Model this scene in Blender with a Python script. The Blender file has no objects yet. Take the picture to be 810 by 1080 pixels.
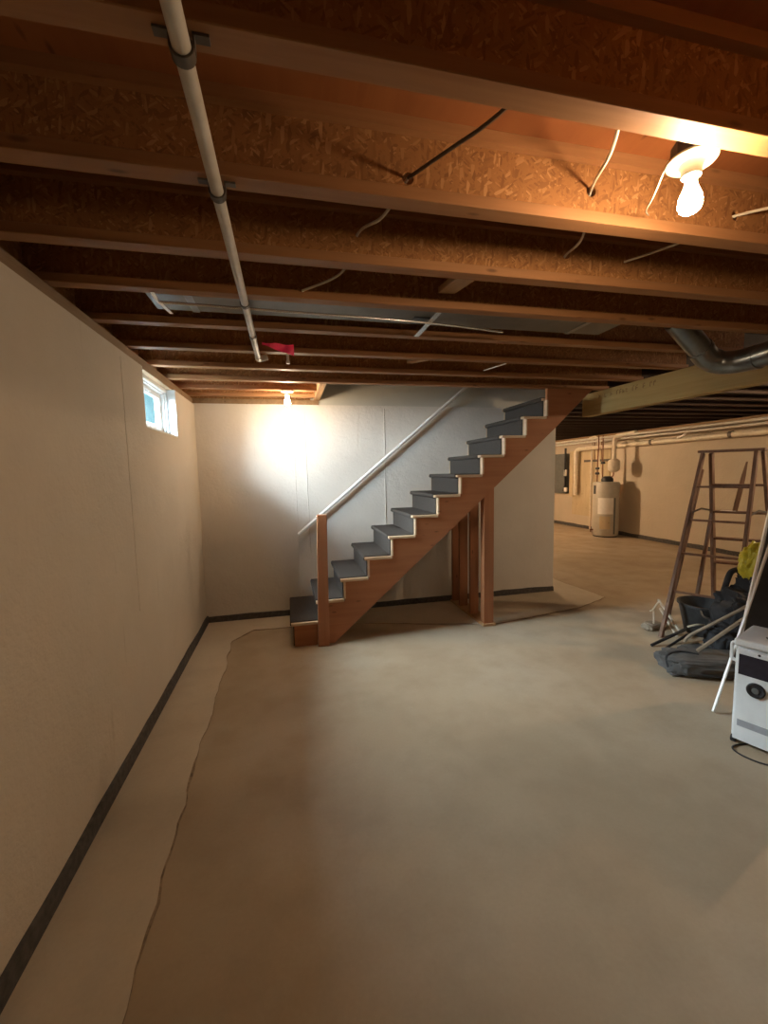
import bpy, bmesh, math, random
from mathutils import Vector, Matrix, noise
random.seed(7)
SC = bpy.context.scene
COL = SC.collection

# ------------------------------------------------------------------ helpers
def V(*a): return Vector(a)

class MB:
    """collects shapes (world coordinates) that become ONE mesh object"""
    def __init__(s): s.bm = bmesh.new(); s.smooth = False
    def box(s, a, b, bev=0.0, seg=1):
        a = Vector(a); b = Vector(b); c = (a+b)/2; d = b-a
        r = bmesh.ops.create_cube(s.bm, size=1.0, matrix=Matrix.Translation(c) @ Matrix.Diagonal((abs(d.x), abs(d.y), abs(d.z), 1)))
        if bev: s._bev(r['verts'], bev, seg)
        return s
    def _bev(s, vs, bev, seg=1):
        es = list({e for v in vs for e in v.link_edges})
        bmesh.ops.bevel(s.bm, geom=es, offset=bev, segments=seg, affect='EDGES', profile=0.6)
    def bar(s, p, q, w, h, up=(0,0,1), bev=0.0):
        """rectangular bar from p to q: w across, h along 'up'"""
        p = Vector(p); q = Vector(q); x = (q-p); L = x.length; x.normalize()
        y = Vector(up).cross(x)
        if y.length < 1e-4: y = Vector((0,1,0)).cross(x)
        y.normalize(); z = x.cross(y)
        m = Matrix((x, y, z)).transposed().to_4x4(); m.translation = (p+q)/2
        r = bmesh.ops.create_cube(s.bm, size=1.0, matrix=m @ Matrix.Diagonal((L, w, h, 1)))
        if bev: s._bev(r['verts'], bev)
        return s
    def cyl(s, p, q, r1, r2=None, n=24, cap=True):
        p = Vector(p); q = Vector(q); d = q-p; L = d.length
        m = d.to_track_quat('Z', 'Y').to_matrix().to_4x4(); m.translation = (p+q)/2
        bmesh.ops.create_cone(s.bm, cap_ends=cap, cap_tris=False, segments=n, radius1=r1, radius2=r1 if r2 is None else r2, depth=L, matrix=m)
        return s
    def lathe(s, prof, c, n=32, axis=(0,0,1)):
        """prof: (radius, height) list, turned about axis at c"""
        m = Vector(axis).to_track_quat('Z', 'Y').to_matrix().to_4x4(); m.translation = Vector(c)
        rings = []
        for r, h in prof:
            if r < 1e-5: rings.append([s.bm.verts.new(m @ Vector((0,0,h)))])
            else: rings.append([s.bm.verts.new(m @ Vector((r*math.cos(2*math.pi*i/n), r*math.sin(2*math.pi*i/n), h))) for i in range(n)])
        for a, b in zip(rings, rings[1:]):
            for i in range(n):
                j = (i+1) % n
                f = [a[i % len(a)], a[j % len(a)], b[j % len(b)], b[i % len(b)]]
                u = []
                for v in f:
                    if v not in u: u.append(v)
                if len(u) >= 3:
                    try: s.bm.faces.new(u)
                    except ValueError: pass
        s.smooth = True
        return s
    def tube(s, pts, r, n=12, sub=6):
        """round tube through pts, smoothed corners"""
        P = [Vector(p) for p in pts]
        if sub and len(P) > 2:
            Q = []
            for i in range(len(P)-1):
                p0 = P[max(i-1,0)]; p1 = P[i]; p2 = P[i+1]; p3 = P[min(i+2, len(P)-1)]
                for k in range(sub):
                    t = k/sub
                    Q.append(0.5*((2*p1)+(p2-p0)*t+(2*p0-5*p1+4*p2-p3)*t*t+(-p0+3*p1-3*p2+p3)*t**3))
            Q.append(P[-1]); P = Q
        rings = []; up = Vector((0.13,0.31,0.94))
        for i, p in enumerate(P):
            t = (P[min(i+1,len(P)-1)]-P[max(i-1,0)]).normalized()
            x = up.cross(t)
            if x.length < 1e-3: x = Vector((1,0,0)).cross(t)
            x.normalize(); y = t.cross(x); up = y if abs(y.dot(t)) < .9 else up
            rings.append([s.bm.verts.new(p + x*r*math.cos(2*math.pi*k/n) + y*r*math.sin(2*math.pi*k/n)) for k in range(n)])
        for a, b in zip(rings, rings[1:]):
            for k in range(n): s.bm.faces.new((a[k], a[(k+1)%n], b[(k+1)%n], b[k]))
        s.bm.faces.new(list(reversed(rings[0]))); s.bm.faces.new(rings[-1])
        s.smooth = True
        return s
    def prism(s, poly, axis, a, b, holes=(), bev=0):
        """polygon extruded along axis ('x','y','z') from a to b; poly in the other two coordinates"""
        def pt(u, w, t):
            return {'x': (t,u,w), 'y': (u,t,w), 'z': (u,w,t)}[axis]
        es = []
        for loop in [poly]+list(holes):
            vs = [s.bm.verts.new(pt(u, w, a)) for u, w in loop]
            es += [s.bm.edges.new((vs[i], vs[(i+1)%len(vs)])) for i in range(len(vs))]
        if not holes:
            f = [s.bm.faces.new([e.verts[0] for e in es])]
        else:
            r = bmesh.ops.triangle_fill(s.bm, use_beauty=True, use_dissolve=False, edges=es)
            f = [g for g in r['geom'] if isinstance(g, bmesh.types.BMFace)]
        r = bmesh.ops.extrude_face_region(s.bm, geom=f, use_keep_orig=True)
        nv = [g for g in r['geom'] if isinstance(g, bmesh.types.BMVert)]
        d = Vector(pt(0,0,b))-Vector(pt(0,0,a))
        bmesh.ops.translate(s.bm, verts=nv, vec=d)
        return s
    def build(s, name, mat, parent=None, tags=None, smooth=None):
        bmesh.ops.recalc_face_normals(s.bm, faces=s.bm.faces)
        off = Vector((0,0,0)); p = parent
        while p is not None: off += p.location; p = p.parent
        org = Vector((0,0,0))
        if parent is None and tags and tags.get('origin') is not None: org = Vector(tags['origin'])
        for v in s.bm.verts: v.co -= off+org
        me = bpy.data.meshes.new(name); s.bm.to_mesh(me); s.bm.free()
        sm = s.smooth if smooth is None else smooth
        if sm:
            for f in me.polygons: f.use_smooth = True
            try: me.set_sharp_from_angle(angle=math.radians(40))
            except Exception: pass
        me.materials.append(mat)
        o = bpy.data.objects.new(name, me); COL.objects.link(o)
        o.location = org
        if parent is not None: o.parent = parent
        if tags:
            for k in ('label','category','group','kind'):
                if k in tags: o[k] = tags[k]
        return o

def thing(name, label, cat, loc, group=None):
    o = bpy.data.objects.new(name, None); COL.objects.link(o); o.location = loc
    o['label'] = label; o['category'] = cat
    if group: o['group'] = group
    o.empty_display_size = 0.1
    return o
S = {'kind': 'structure'}
def T(label, cat, org, group=None):
    d = {'label': label, 'category': cat, 'origin': org}
    if group: d['group'] = group
    return d

# ------------------------------------------------------------------ materials
def nt(name):
    m = bpy.data.materials.new(name); m.use_nodes = True
    n = m.node_tree; n.nodes.clear()
    out = n.nodes.new('ShaderNodeOutputMaterial'); b = n.nodes.new('ShaderNodeBsdfPrincipled')
    n.links.new(b.outputs[0], out.inputs[0])
    return m, n, b
def node(n, t, **kw):
    x = n.nodes.new(t)
    for k, v in kw.items():
        if k in x.inputs: x.inputs[k].default_value = v
        else: setattr(x, k, v)
    return x
def pos(n, scale=(1,1,1)):
    g = n.nodes.new('ShaderNodeNewGeometry'); m = n.nodes.new('ShaderNodeMapping')
    m.inputs['Scale'].default_value = scale
    n.links.new(g.outputs['Position'], m.inputs[0]); return m.outputs[0]
def noise_tex(n, vec, scale, detail=4, rough=0.55, dist=0):
    x = n.nodes.new('ShaderNodeTexNoise'); x.inputs['Scale'].default_value = scale
    x.inputs['Detail'].default_value = detail; x.inputs['Roughness'].default_value = rough
    x.inputs['Distortion'].default_value = dist
    n.links.new(vec, x.inputs['Vector']); return x.outputs['Fac']
def ramp(n, fac, stops):
    r = n.nodes.new('ShaderNodeValToRGB'); e = r.color_ramp.elements
    while len(e) < len(stops): e.new(0.5)
    for i, (p, c) in enumerate(stops): e[i].position = p; e[i].color = (*c, 1)
    n.links.new(fac, r.inputs[0]); return r.outputs[0]
def mix(n, fac, a, b, mode='MIX'):
    x = n.nodes.new('ShaderNodeMix'); x.data_type = 'RGBA'; x.blend_type = mode
    for s, v in ((x.inputs[0], fac), (x.inputs[6], a), (x.inputs[7], b)):
        if isinstance(v, (int, float)): s.default_value = v
        elif isinstance(v, tuple): s.default_value = (*v, 1)
        else: n.links.new(v, s)
    return x.outputs[2]
def math_(n, op, a, b=0.0, c=None):
    x = n.nodes.new('ShaderNodeMath'); x.operation = op
    for s, v in zip(x.inputs, (a, b, c)):
        if v is None: continue
        if isinstance(v, (int, float)): s.default_value = v
        else: n.links.new(v, s)
    return x.outputs[0]
def bump(n, b, h, strength=0.3, dist=0.01):
    x = n.nodes.new('ShaderNodeBump'); x.inputs['Strength'].default_value = strength; x.inputs['Distance'].default_value = dist
    n.links.new(h, x.inputs['Height']); n.links.new(x.outputs[0], b.inputs['Normal'])

def plain(name, col, rough=0.5, metal=0.0, var=0.12, scale=14, spec=0.5):
    m, n, b = nt(name)
    v = pos(n); f = noise_tex(n, v, scale, 5)
    lo = tuple(c*(1-var) for c in col); hi = tuple(min(1, c*(1+var)) for c in col)
    n.links.new(ramp(n, f, [(0.3, lo), (0.7, hi)]), b.inputs['Base Color'])
    b.inputs['Roughness'].default_value = rough; b.inputs['Metallic'].default_value = metal
    b.inputs['Specular IOR Level'].default_value = spec
    return m
def wood(name, c1, c2, grain='x', rough=0.6, knots=True, fine=60, spec=0.3):
    m, n, b = nt(name)
    sc = {'x': (1.2, fine/3, fine/3), 'y': (fine/3, 1.2, fine/3), 'z': (fine/3, fine/3, 1.2)}[grain]
    v = pos(n, sc); f = noise_tex(n, v, 1.0, 6, 0.6, 0.6)
    col = ramp(n, f, [(0.25, c1), (0.75, c2)])
    big = noise_tex(n, pos(n, (1,1,1)), 2.3, 3)
    col = mix(n, math_(n, 'MULTIPLY', big, 0.35), col, tuple(c*0.62 for c in c1))
    if knots:
        ks = {'x': (5, 16, 16), 'y': (16, 5, 16), 'z': (16, 16, 5)}[grain]
        vo = n.nodes.new('ShaderNodeTexVoronoi'); vo.inputs['Scale'].default_value = 0.8
        n.links.new(pos(n, ks), vo.inputs['Vector'])
        k = ramp(n, vo.outputs['Distance'], [(0.05, (1,1,1)), (0.13, (0,0,0))])
        col = mix(n, math_(n, 'MULTIPLY', k, 0.65), col, tuple(c*0.3 for c in c1))
    n.links.new(col, b.inputs['Base Color']); b.inputs['Roughness'].default_value = rough
    b.inputs['Specular IOR Level'].default_value = spec
    bump(n, b, f, 0.15, 0.003)
    return m
def osb(name, dark, mid, light, plane='xz', scale=1.0):
    m, n, b = nt(name)
    g = noise_tex(n, pos(n), 5*scale, 2)
    cols = []; 
    for i, (rot, st) in enumerate((((0.0, 0.55, 0.0), (34,34,125)), ((0.0,-0.7,0.0), (38,38,150)), ((0.2, 1.5, 0.3), (30,30,110)))):
        ge = n.nodes.new('ShaderNodeNewGeometry'); mp = n.nodes.new('ShaderNodeMapping')
        mp.inputs['Rotation'].default_value = rot if plane == 'xz' else (0, 0, rot[1])
        n.links.new(ge.outputs['Position'], mp.inputs[0])
        m2 = n.nodes.new('ShaderNodeMapping'); n.links.new(mp.outputs[0], m2.inputs[0]); mp = m2
        mp.inputs['Scale'].default_value = tuple(scale*s for s in (st if plane == 'xz' else (st[0], st[2], st[1])))
        vo = n.nodes.new('ShaderNodeTexVoronoi'); vo.inputs['Scale'].default_value = 1.0
        n.links.new(mp.outputs[0], vo.inputs['Vector'])
        sp = n.nodes.new('ShaderNodeSeparateColor'); n.links.new(vo.outputs['Color'], sp.inputs[0])
        cols.append((sp.outputs[0], sp.outputs[1]))
    a = math_(n, 'GREATER_THAN', cols[0][1], 0.5)
    f = mix(n, a, cols[0][0], cols[1][0])
    a2 = math_(n, 'GREATER_THAN', cols[2][1], 0.66)
    f = mix(n, a2, f, cols[2][0])
    col = ramp(n, f, [(0.0, dark), (0.45, mid), (0.8, mid), (1.0, light)])
    col = mix(n, math_(n, 'MULTIPLY', g, 0.4), col, tuple(c*0.6 for c in mid))
    n.links.new(col, b.inputs['Base Color']); b.inputs['Roughness'].default_value = 0.75
    b.inputs['Specular IOR Level'].default_value = 0.2
    bump(n, b, f, 0.25, 0.003)
    return m

def paint_wall(name, base, stain, axis):
    m, n, b = nt(name)
    v = pos(n)
    blot = noise_tex(n, v, 1.3, 5, 0.6)
    col = ramp(n, blot, [(0.3, base), (0.75, tuple(c*0.88 for c in base))])
    # thin streaks and rust marks
    st = noise_tex(n, pos(n, (9,9,0.8)), 1.0, 4, 0.7)
    sk = ramp(n, st, [(0.66, (0,0,0)), (0.80, (1,1,1))])
    col = mix(n, math_(n, 'MULTIPLY', sk, 0.35), col, stain)
    sp = noise_tex(n, v, 26, 3, 0.6)
    sd = ramp(n, sp, [(0.70, (0,0,0)), (0.78, (1,1,1))])
    col = mix(n, math_(n, 'MULTIPLY', sd, 0.25), col, stain)
    n.links.new(col, b.inputs['Base Color']); b.inputs['Roughness'].default_value = 0.75
    b.inputs['Specular IOR Level'].default_value = 0.25
    h = math_(n, 'ADD', noise_tex(n, v, 7, 6, 0.6), math_(n, 'MULTIPLY', noise_tex(n, v, 40, 4, 0.6), 0.35))
    bump(n, b, h, 0.40, 0.025)
    return m

def floor_mat(name, c1, c2, c3):
    m, n, b = nt(name)
    v = pos(n)
    a = noise_tex(n, v, 0.8, 4, 0.5, 0.4)
    col = ramp(n, a, [(0.3, c1), (0.52, c2), (0.72, c3)])
    d = noise_tex(n, v, 3.1, 6, 0.6)
    col = mix(n, math_(n, 'MULTIPLY', ramp(n, d, [(0.45, (0,0,0)), (0.75, (1,1,1))]), 0.35), col, tuple(c*0.72 for c in c1))
    e = noise_tex(n, v, 60, 3, 0.6)
    col = mix(n, math_(n, 'MULTIPLY', e, 0.22), col, tuple(c*0.5 for c in c1))
    n.links.new(col, b.inputs['Base Color'])
    n.links.new(ramp(n, d, [(0.3, (0.42,)*3), (0.7, (0.6,)*3)]), b.inputs['Roughness'])
    b.inputs['Specular IOR Level'].default_value = 0.35
    bump(n, b, math_(n, 'ADD', d, math_(n, 'MULTIPLY', e, 0.15)), 0.15, 0.01)
    return m

WALLC = (0.60, 0.55, 0.46)
M = {}
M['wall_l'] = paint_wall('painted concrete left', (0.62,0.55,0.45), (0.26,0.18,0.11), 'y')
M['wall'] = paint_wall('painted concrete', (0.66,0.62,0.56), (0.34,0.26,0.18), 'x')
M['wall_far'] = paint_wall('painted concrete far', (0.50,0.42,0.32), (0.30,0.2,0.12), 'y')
M['plaster'] = plain('stairwell plaster', (0.50,0.48,0.42), 0.8, var=0.05, scale=3)
M['floor'] = floor_mat('concrete floor', (0.36,0.27,0.175), (0.43,0.335,0.225), (0.46,0.38,0.28))
M['patch'] = floor_mat('newer concrete strip', (0.51,0.43,0.32), (0.58,0.50,0.385), (0.61,0.535,0.42))
M['gap'] = plain('dark drainage gap', (0.07,0.062,0.055), 0.9, var=0.4, scale=30)
M['soil'] = plain('brown soil in the crack', (0.26,0.19,0.125), 0.9, var=0.5, scale=25)
M['flange'] = wood('pine flange', (0.27,0.125,0.05), (0.40,0.20,0.085), 'x')
M['flange_y'] = wood('pine header', (0.42,0.24,0.11), (0.56,0.35,0.18), 'y')
M['osb'] = osb('osb web', (0.21,0.095,0.034), (0.33,0.153,0.055), (0.50,0.265,0.11))
M['subfloor'] = wood('plywood subfloor', (0.25,0.085,0.028), (0.35,0.13,0.042), 'y', fine=30)
M['osbfloor'] = osb('osb decking', (0.16,0.07,0.03), (0.30,0.14,0.06), (0.5,0.27,0.12), 'xy', 0.5)
M['stain'] = wood('red-brown stained board', (0.31,0.125,0.055), (0.43,0.185,0.085), 'x', 0.5)
M['stain_z'] = wood('red-brown stained stud', (0.29,0.115,0.05), (0.41,0.175,0.08), 'z', 0.5)
M['rawwood'] = wood('pale bare wood', (0.56,0.40,0.25), (0.68,0.52,0.35), 'x', 0.6)
M['lvl'] = wood('laminated beam', (0.36,0.24,0.085), (0.50,0.36,0.15), 'y', 0.6, knots=False, fine=90)
M['shadewood'] = wood('joist wood with shade in colour', (0.03,0.017,0.010), (0.055,0.03,0.018), 'x', 0.7)  # near-black tone puts the far bay's shade into the wood colour
M['ladder'] = wood('weathered ladder wood', (0.13,0.068,0.04), (0.25,0.14,0.085), 'z', 0.6)
M['stick'] = wood('greyed wood', (0.22,0.17,0.12), (0.34,0.27,0.19), 'x', 0.7)
M['beige'] = plain('pale beige paint', (0.50,0.43,0.33), 0.6)
M['white'] = plain('white enamel', (0.80,0.80,0.78), 0.4, var=0.03)
M['whiteplastic'] = plain('white plastic', (0.66,0.68,0.68), 0.4, var=0.04)
M['framewhite'] = plain('white vinyl', (0.78,0.80,0.80), 0.35, var=0.03)
M['pipe'] = plain('grey white pipe', (0.52,0.49,0.43), 0.45, var=0.12)
M['pvc'] = plain('cream pvc', (0.62,0.54,0.42), 0.45, var=0.1)
M['galv'] = plain('galvanized steel', (0.20,0.215,0.22), 0.28, 0.9, var=0.2, scale=9)
M['galv_dark'] = plain('dull sheet metal', (0.17,0.155,0.13), 0.5, 0.4, var=0.2, scale=5)
M['steel'] = plain('bright steel', (0.75,0.75,0.73), 0.25, 0.9, var=0.08)
M['clamp'] = plain('dark pipe clamp', (0.10,0.085,0.07), 0.5, 0.4, var=0.2)
M['black'] = plain('black plastic', (0.018,0.018,0.02), 0.45, var=0.2)
M['glossblack'] = plain('glossy dark window', (0.02,0.018,0.028), 0.12, var=0.2)
M['grey'] = plain('grey plastic', (0.30,0.31,0.33), 0.5)
M['panelgrey'] = plain('grey enamel box', (0.12,0.125,0.12), 0.5, 0.2)
M['copper'] = plain('tarnished copper', (0.16,0.07,0.035), 0.4, 0.8)
M['cable'] = plain('cream cable', (0.62,0.55,0.42), 0.5)
M['cabledark'] = plain('old dark cable', (0.10,0.065,0.04), 0.6)
M['pink'] = plain('pink plastic film', (0.90,0.10,0.24), 0.4, var=0.1)
M['yellow'] = plain('yellow plastic', (0.62,0.52,0.03), 0.35, var=0.15, scale=20)
M['tanksteel'] = plain('grey tank enamel', (0.42,0.38,0.31), 0.4, var=0.06)
M['label'] = plain('white paper label', (0.72,0.68,0.62), 0.7, var=0.06)
M['plyback'] = wood('plywood backing', (0.46,0.36,0.22), (0.56,0.45,0.29), 'z', 0.7, fine=30)
M['tarp'] = plain('dusty grey canvas', (0.075,0.072,0.068), 0.85, var=0.35, scale=7)
M['blackcloth'] = plain('black canvas', (0.022,0.022,0.024), 0.8, var=0.5, scale=12)
M['tub'] = plain('black rubber', (0.028,0.028,0.028), 0.6, var=0.4, scale=12)
M['meshdark'] = plain('dark screen board', (0.03,0.032,0.036), 0.55, var=0.2)
M['stampink'] = plain('faded brown stamp ink', (0.22,0.13,0.04), 0.7, var=0.3)
M['sill'] = wood('sill plate', (0.20,0.12,0.06), (0.34,0.22,0.12), 'y', 0.7)
M['lens_note'] = plain('off-white porcelain', (0.58,0.54,0.40), 0.3, var=0.02)

def carpet_mat():
    m, n, b = nt('charcoal carpet')
    v = pos(n); f = noise_tex(n, v, 140, 3, 0.7); g = noise_tex(n, v, 5, 3)
    col = ramp(n, f, [(0.3, (0.030,0.025,0.022)), (0.7, (0.085,0.073,0.063))])
    col = mix(n, math_(n, 'MULTIPLY', g, 0.4), col, (0.075,0.066,0.06))
    n.links.new(col, b.inputs['Base Color']); b.inputs['Roughness'].default_value = 0.95
    b.inputs['Specular IOR Level'].default_value = 0.1
    bump(n, b, f, 0.5, 0.004)
    return m
M['carpet'] = carpet_mat()
def emit(name, col, st):
    m = bpy.data.materials.new(name); m.use_nodes = True; n = m.node_tree; n.nodes.clear()
    out = n.nodes.new('ShaderNodeOutputMaterial'); e = n.nodes.new('ShaderNodeEmission')
    e.inputs[0].default_value = (*col, 1); e.inputs[1].default_value = st
    n.links.new(e.outputs[0], out.inputs[0]); return m
WARM = (1.0, 0.70, 0.43)
BULB1 = 430.0; BULB2 = 520.0; BULB3 = 7400.0; FILL_BULB = 3000.0
M['bulb1'] = emit('lit bulb near', WARM, BULB1)
M['bulb2'] = emit('lit bulb back', (1.0,0.76,0.50), BULB2)
M['bulb3'] = emit('lit bulb far', (1.0,0.70,0.42), BULB3)
M['fill_bulb'] = emit('added fill bulb side', (1.0,0.72,0.45), FILL_BULB)  # emission of the added fill bulb
def glass_mat():
    m = bpy.data.materials.new('window glass'); m.use_nodes = True; n = m.node_tree; n.nodes.clear()
    out = n.nodes.new('ShaderNodeOutputMaterial'); t = n.nodes.new('ShaderNodeBsdfTransparent'); g = n.nodes.new('ShaderNodeBsdfGlossy')
    g.inputs['Roughness'].default_value = 0.05; t.inputs[0].default_value = (0.93,0.97,0.97,1)
    mx = n.nodes.new('ShaderNodeMixShader'); mx.inputs[0].default_value = 0.06
    n.links.new(t.outputs[0], mx.inputs[1]); n.links.new(g.outputs[0], mx.inputs[2])
    n.links.new(mx.outputs[0], out.inputs[0]); return m
M['glass'] = glass_mat()

# ------------------------------------------------------------------ dimensions
XL = -0.949; XR = 7.81; YB = 4.886; YR = -3.2; YF = 12.0; XE = 3.41
WT = 2.40; JB = 2.47; JT = 2.705; SF = 2.73
TH = 0.26; TL = 0.135

# ------------------------------------------------------------------ setting
MB().box((XL-TH, YR-TH, -0.12), (XR+TH, YF+TH, 0)).build('floor', M['floor'], None, S)
# newer concrete strip, irregular edge, a few millimetres proud
def jag(a, b, n, amp):
    r = []
    for i in range(n):
        t = i/n; x = a[0]+(b[0]-a[0])*t; y = a[1]+(b[1]-a[1])*t
        L = math.hypot(b[0]-a[0], b[1]-a[1]); nx, ny = -(b[1]-a[1])/L, (b[0]-a[0])/L
        k = amp*(noise.noise(Vector((x*1.6, y*1.6, 3.3)))*1.6 + noise.noise(Vector((x*7, y*7, 1.3)))*0.7)
        r.append((x+nx*k, y+ny*k))
    return r
edge = jag((-0.50,-3.2), (-0.56,1.3), 40, 0.03)+jag((-0.56,1.3), (-0.565,2.4), 20, 0.03)+jag((-0.565,2.4), (-0.60,4.25), 34, 0.028)+jag((-0.60,4.25), (-0.42,4.50), 6, 0.012)\
     +jag((-0.42,4.50), (0.4,4.47), 16, 0.015)+jag((0.4,4.47), (2.07,3.97), 26, 0.02)+jag((2.07,3.97), (3.29,4.20), 22, 0.02)+jag((3.29,4.20), (3.87,4.44), 12, 0.02)+jag((3.87,4.44), (3.80,5.4), 14, 0.03)+jag((3.80,5.4), (3.85,12.0), 40, 0.03)
poly = edge + [(XE, 12.0), (XE, YB), (XL, YB), (XL, -3.2)]
MB().prism(poly, 'z', 0.0, 0.004).build('floor', M['patch'], None, S)

def ribbon(name, pts, w, z, mat):
    b = MB(); rows = []
    for i, (x, y) in enumerate(pts):
        a = Vector(pts[max(i-1,0)]); c = Vector(pts[min(i+1,len(pts)-1)]); t = (c-a).normalized(); nx, ny = -t.y, t.x
        ww = w*max(0.06, 0.2+1.6*noise.noise(Vector((x*3,y*3,7.7))))
        rows.append([b.bm.verts.new((x+nx*ww*k, y+ny*ww*k, zz)) for k, zz in ((-1,0.0005),(-1,z),(1,z),(1,0.0005))])
    for p, q in zip(rows, rows[1:]):
        for k in range(3): b.bm.faces.new((p[k], p[k+1], q[k+1], q[k]))
    b.build(name, mat, None, S)
ribbon('trim_10', edge, 0.010, 0.0048, M['soil'])
# left wall with the window opening
WY0, WY1, WZ0 = 3.25, 4.12, 1.985
b = MB()
b.box((XL-TL, YR, 0), (XL, WY0, WT)); b.box((XL-TL, WY1, 0), (XL, YB+TH, WT)); b.box((XL-TL, WY0, 0), (XL, WY1, WZ0))
b.build('wall_left', M['wall_l'], None, S)
MB().box((XL-TH, YB, 0), (XE, YB+TH, WT+0.012)).build('wall_back', M['wall'], None, S)
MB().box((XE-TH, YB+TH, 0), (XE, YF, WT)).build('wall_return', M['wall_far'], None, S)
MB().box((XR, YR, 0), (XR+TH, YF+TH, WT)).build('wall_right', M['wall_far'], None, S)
MB().box((XL-TH, YR-TH, 0), (XR+TH, YR, SF)).build('wall_front', M['wall_l'], None, S)
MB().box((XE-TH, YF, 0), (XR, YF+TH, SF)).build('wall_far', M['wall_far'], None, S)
# form seams left in the poured walls
def seam(x0, z0, x1, z1, y, w, name='trim_1'):
    b = MB(); n = 14; P = []
    for i in range(n+1):
        t = i/n; P.append((x0+(x1-x0)*t+0.004*noise.noise(Vector((i*1.7, x0*9, 0))), y, z0+(z1-z0)*t))
    b.tube(P, w, 8, 2); b.build(name, M['wall'], None, S)
seam(0.073, 2.40, 0.088, 0.10, YB+0.002, 0.006); seam(0.20, 2.36, 0.215, 0.72, YB+0.001, 0.007)
seam(1.128, 2.38, 1.122, 1.0, YB+0.001, 0.007)
b = MB(); b.tube([(XL-0.001, 2.86+0.006*noise.noise(Vector((i*.9,0,4))), 2.36-i*0.12) for i in range(14)], 0.0035, 8, 2); b.build('trim_2', M['wall_l'], None, S)
# drainage gap along the foot of the walls
def gap_strip(name, p, q, nrm, h=0.075, t=0.018):
    b = MB(); n = max(6, int((Vector(q)-Vector(p)).length/0.12)); p = Vector(p); q = Vector(q); nrm = Vector(nrm)
    top = []; bot = []
    rows = []
    for i in range(n+1):
        c = p+(q-p)*i/n; hh = h+0.010*noise.noise(c*3.1)+0.006*noise.noise(c*11)
        rows.append([b.bm.verts.new(c+Vector(o)) for o in ((0,0,0.003), tuple(nrm*t+Vector((0,0,0.003))), tuple(nrm*t*0.8+Vector((0,0,hh-0.006))), (0,0,hh))])
    for a, c in zip(rows, rows[1:]):
        for k in range(4): b.bm.faces.new((a[k], a[(k+1)%4], c[(k+1)%4], c[k]))
    b.bm.faces.new(rows[0]); b.bm.faces.new(rows[-1])
    b.build(name, M['gap'], None, S)
gap_strip('baseboard_left', (XL,-3.2,0), (XL,YB,0), (1,0,0), 0.085)
gap_strip('baseboard_back', (XL,YB,0), (XE,YB,0), (0,-1,0), 0.07)
gap_strip('baseboard_right', (XR,-3.2,0), (XR,YF,0), (-1,0,0), 0.085)

# sill plates and rim boards
b = MB(); b.box((XL-TL, YR, WT), (XL-0.02, YB+TH, WT+0.035)); b.box((XL-TL, YR, WT+0.035), (XL-0.02, YB+TH, JB-0.001)); b.build('trim_3', M['sill'], None, S)
MB().box((XL-TH, YB+0.03, WT+0.012), (0.37, YB+0.17, JB)).build('trim_4', M['sill'], None, S)
MB().box((XL-TL, YR, JB), (XL-TL+0.03, YB+TH, JT)).build('trim_5', M['osb'], None, S)
MB().box((XL-TH, YB+0.14, JB), (0.37, YB+0.17, JT)).build('trim_6', M['osb'], None, S)
MB().box((XR+0.02, YR, WT), (XR+TH, YF+TH, JB)).build('trim_7', M['sill'], None, S)
MB().box((XR+TH-0.03, YR, JB), (XR+TH, YF+TH, JT)).build('trim_8', M['shadewood'], None, S)
MB().box((XE-0.2, YB+TH, WT), (XE-0.02, YF, JT)).build('trim_9', M['shadewood'], None, S)

# decking overhead, open above the stairs
OX0, OX1, OY0 = 0.385, 3.36, 4.02
b = MB()
b.box((XL-TH, YR-TH, JT), (XR+TH, OY0, SF)); b.box((XL-TH, OY0, JT), (OX0, YB+TH, SF)); b.box((OX1, OY0, JT), (XR+TH, YF+TH, SF))
b.build('ceiling', M['subfloor'], None, S)
# shaft of the stairs on the upper floor
MB().box((OX0-0.1, YB+0.05, WT+0.012), (OX1+0.15, YB+0.12, 4.9)).build('wall_stairwell', M['plaster'], None, S)
MB().box((OX0-0.12, OY0-0.05, SF), (OX0-0.0, YB+0.05, 4.9)).build('wall_stairwell', M['plaster'], None, S)
MB().box((OX0-0.12, OY0-0.14, SF), (OX1+0.9, OY0-0.05, 4.9)).build('wall_stairwell', M['plaster'], None, S)
MB().box((OX1+0.9, OY0-0.14, SF), (OX1+1.0, YB+0.12, 4.9)).build('wall_stairwell', M['plaster'], None, S)
MB().box((OX1+0.05, YB+0.05, SF), (OX1+1.0, YB+0.12, 4.9)).build('wall_stairwell', M['plaster'], None, S)
MB().box((OX0-0.12, OY0-0.14, 4.9), (OX1+1.0, YB+0.12, 5.0)).build('ceiling', M['plaster'], None, S)

# window in the left wall
w = bpy.data.objects.new('window_1', None); COL.objects.link(w); w.location = (XL-0.10, (WY0+WY1)/2, WZ0); w['kind'] = 'structure'
def ring(b, x0, x1, y0, y1, z0, z1, t, bev=0.004):
    b.box((x0,y0,z0), (x1,y0+t,z1), bev); b.box((x0,y1-t,z0), (x1,y1,z1), bev)
    b.box((x0,y0+t,z0), (x1,y1-t,z0+t), bev); b.box((x0,y0+t,z1-t), (x1,y1-t,z1), bev)
b = MB(); ring(b, -1.083, -1.035, WY0, WY1, WZ0, WT, 0.045); ring(b, -1.055, -1.015, WY0, WY1, WZ0, WT, 0.03)
b.build('window_frame', M['framewhite'], w)
b = MB(); ring(b, -1.10, -1.06, WY0+0.045, WY1-0.045, WZ0+0.045, WT-0.045, 0.045)
b.box((-1.066, 3.58, 2.322), (-1.05, 3.78, 2.336), 0.003)
b.build('window_sash', M['framewhite'], w)
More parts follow.
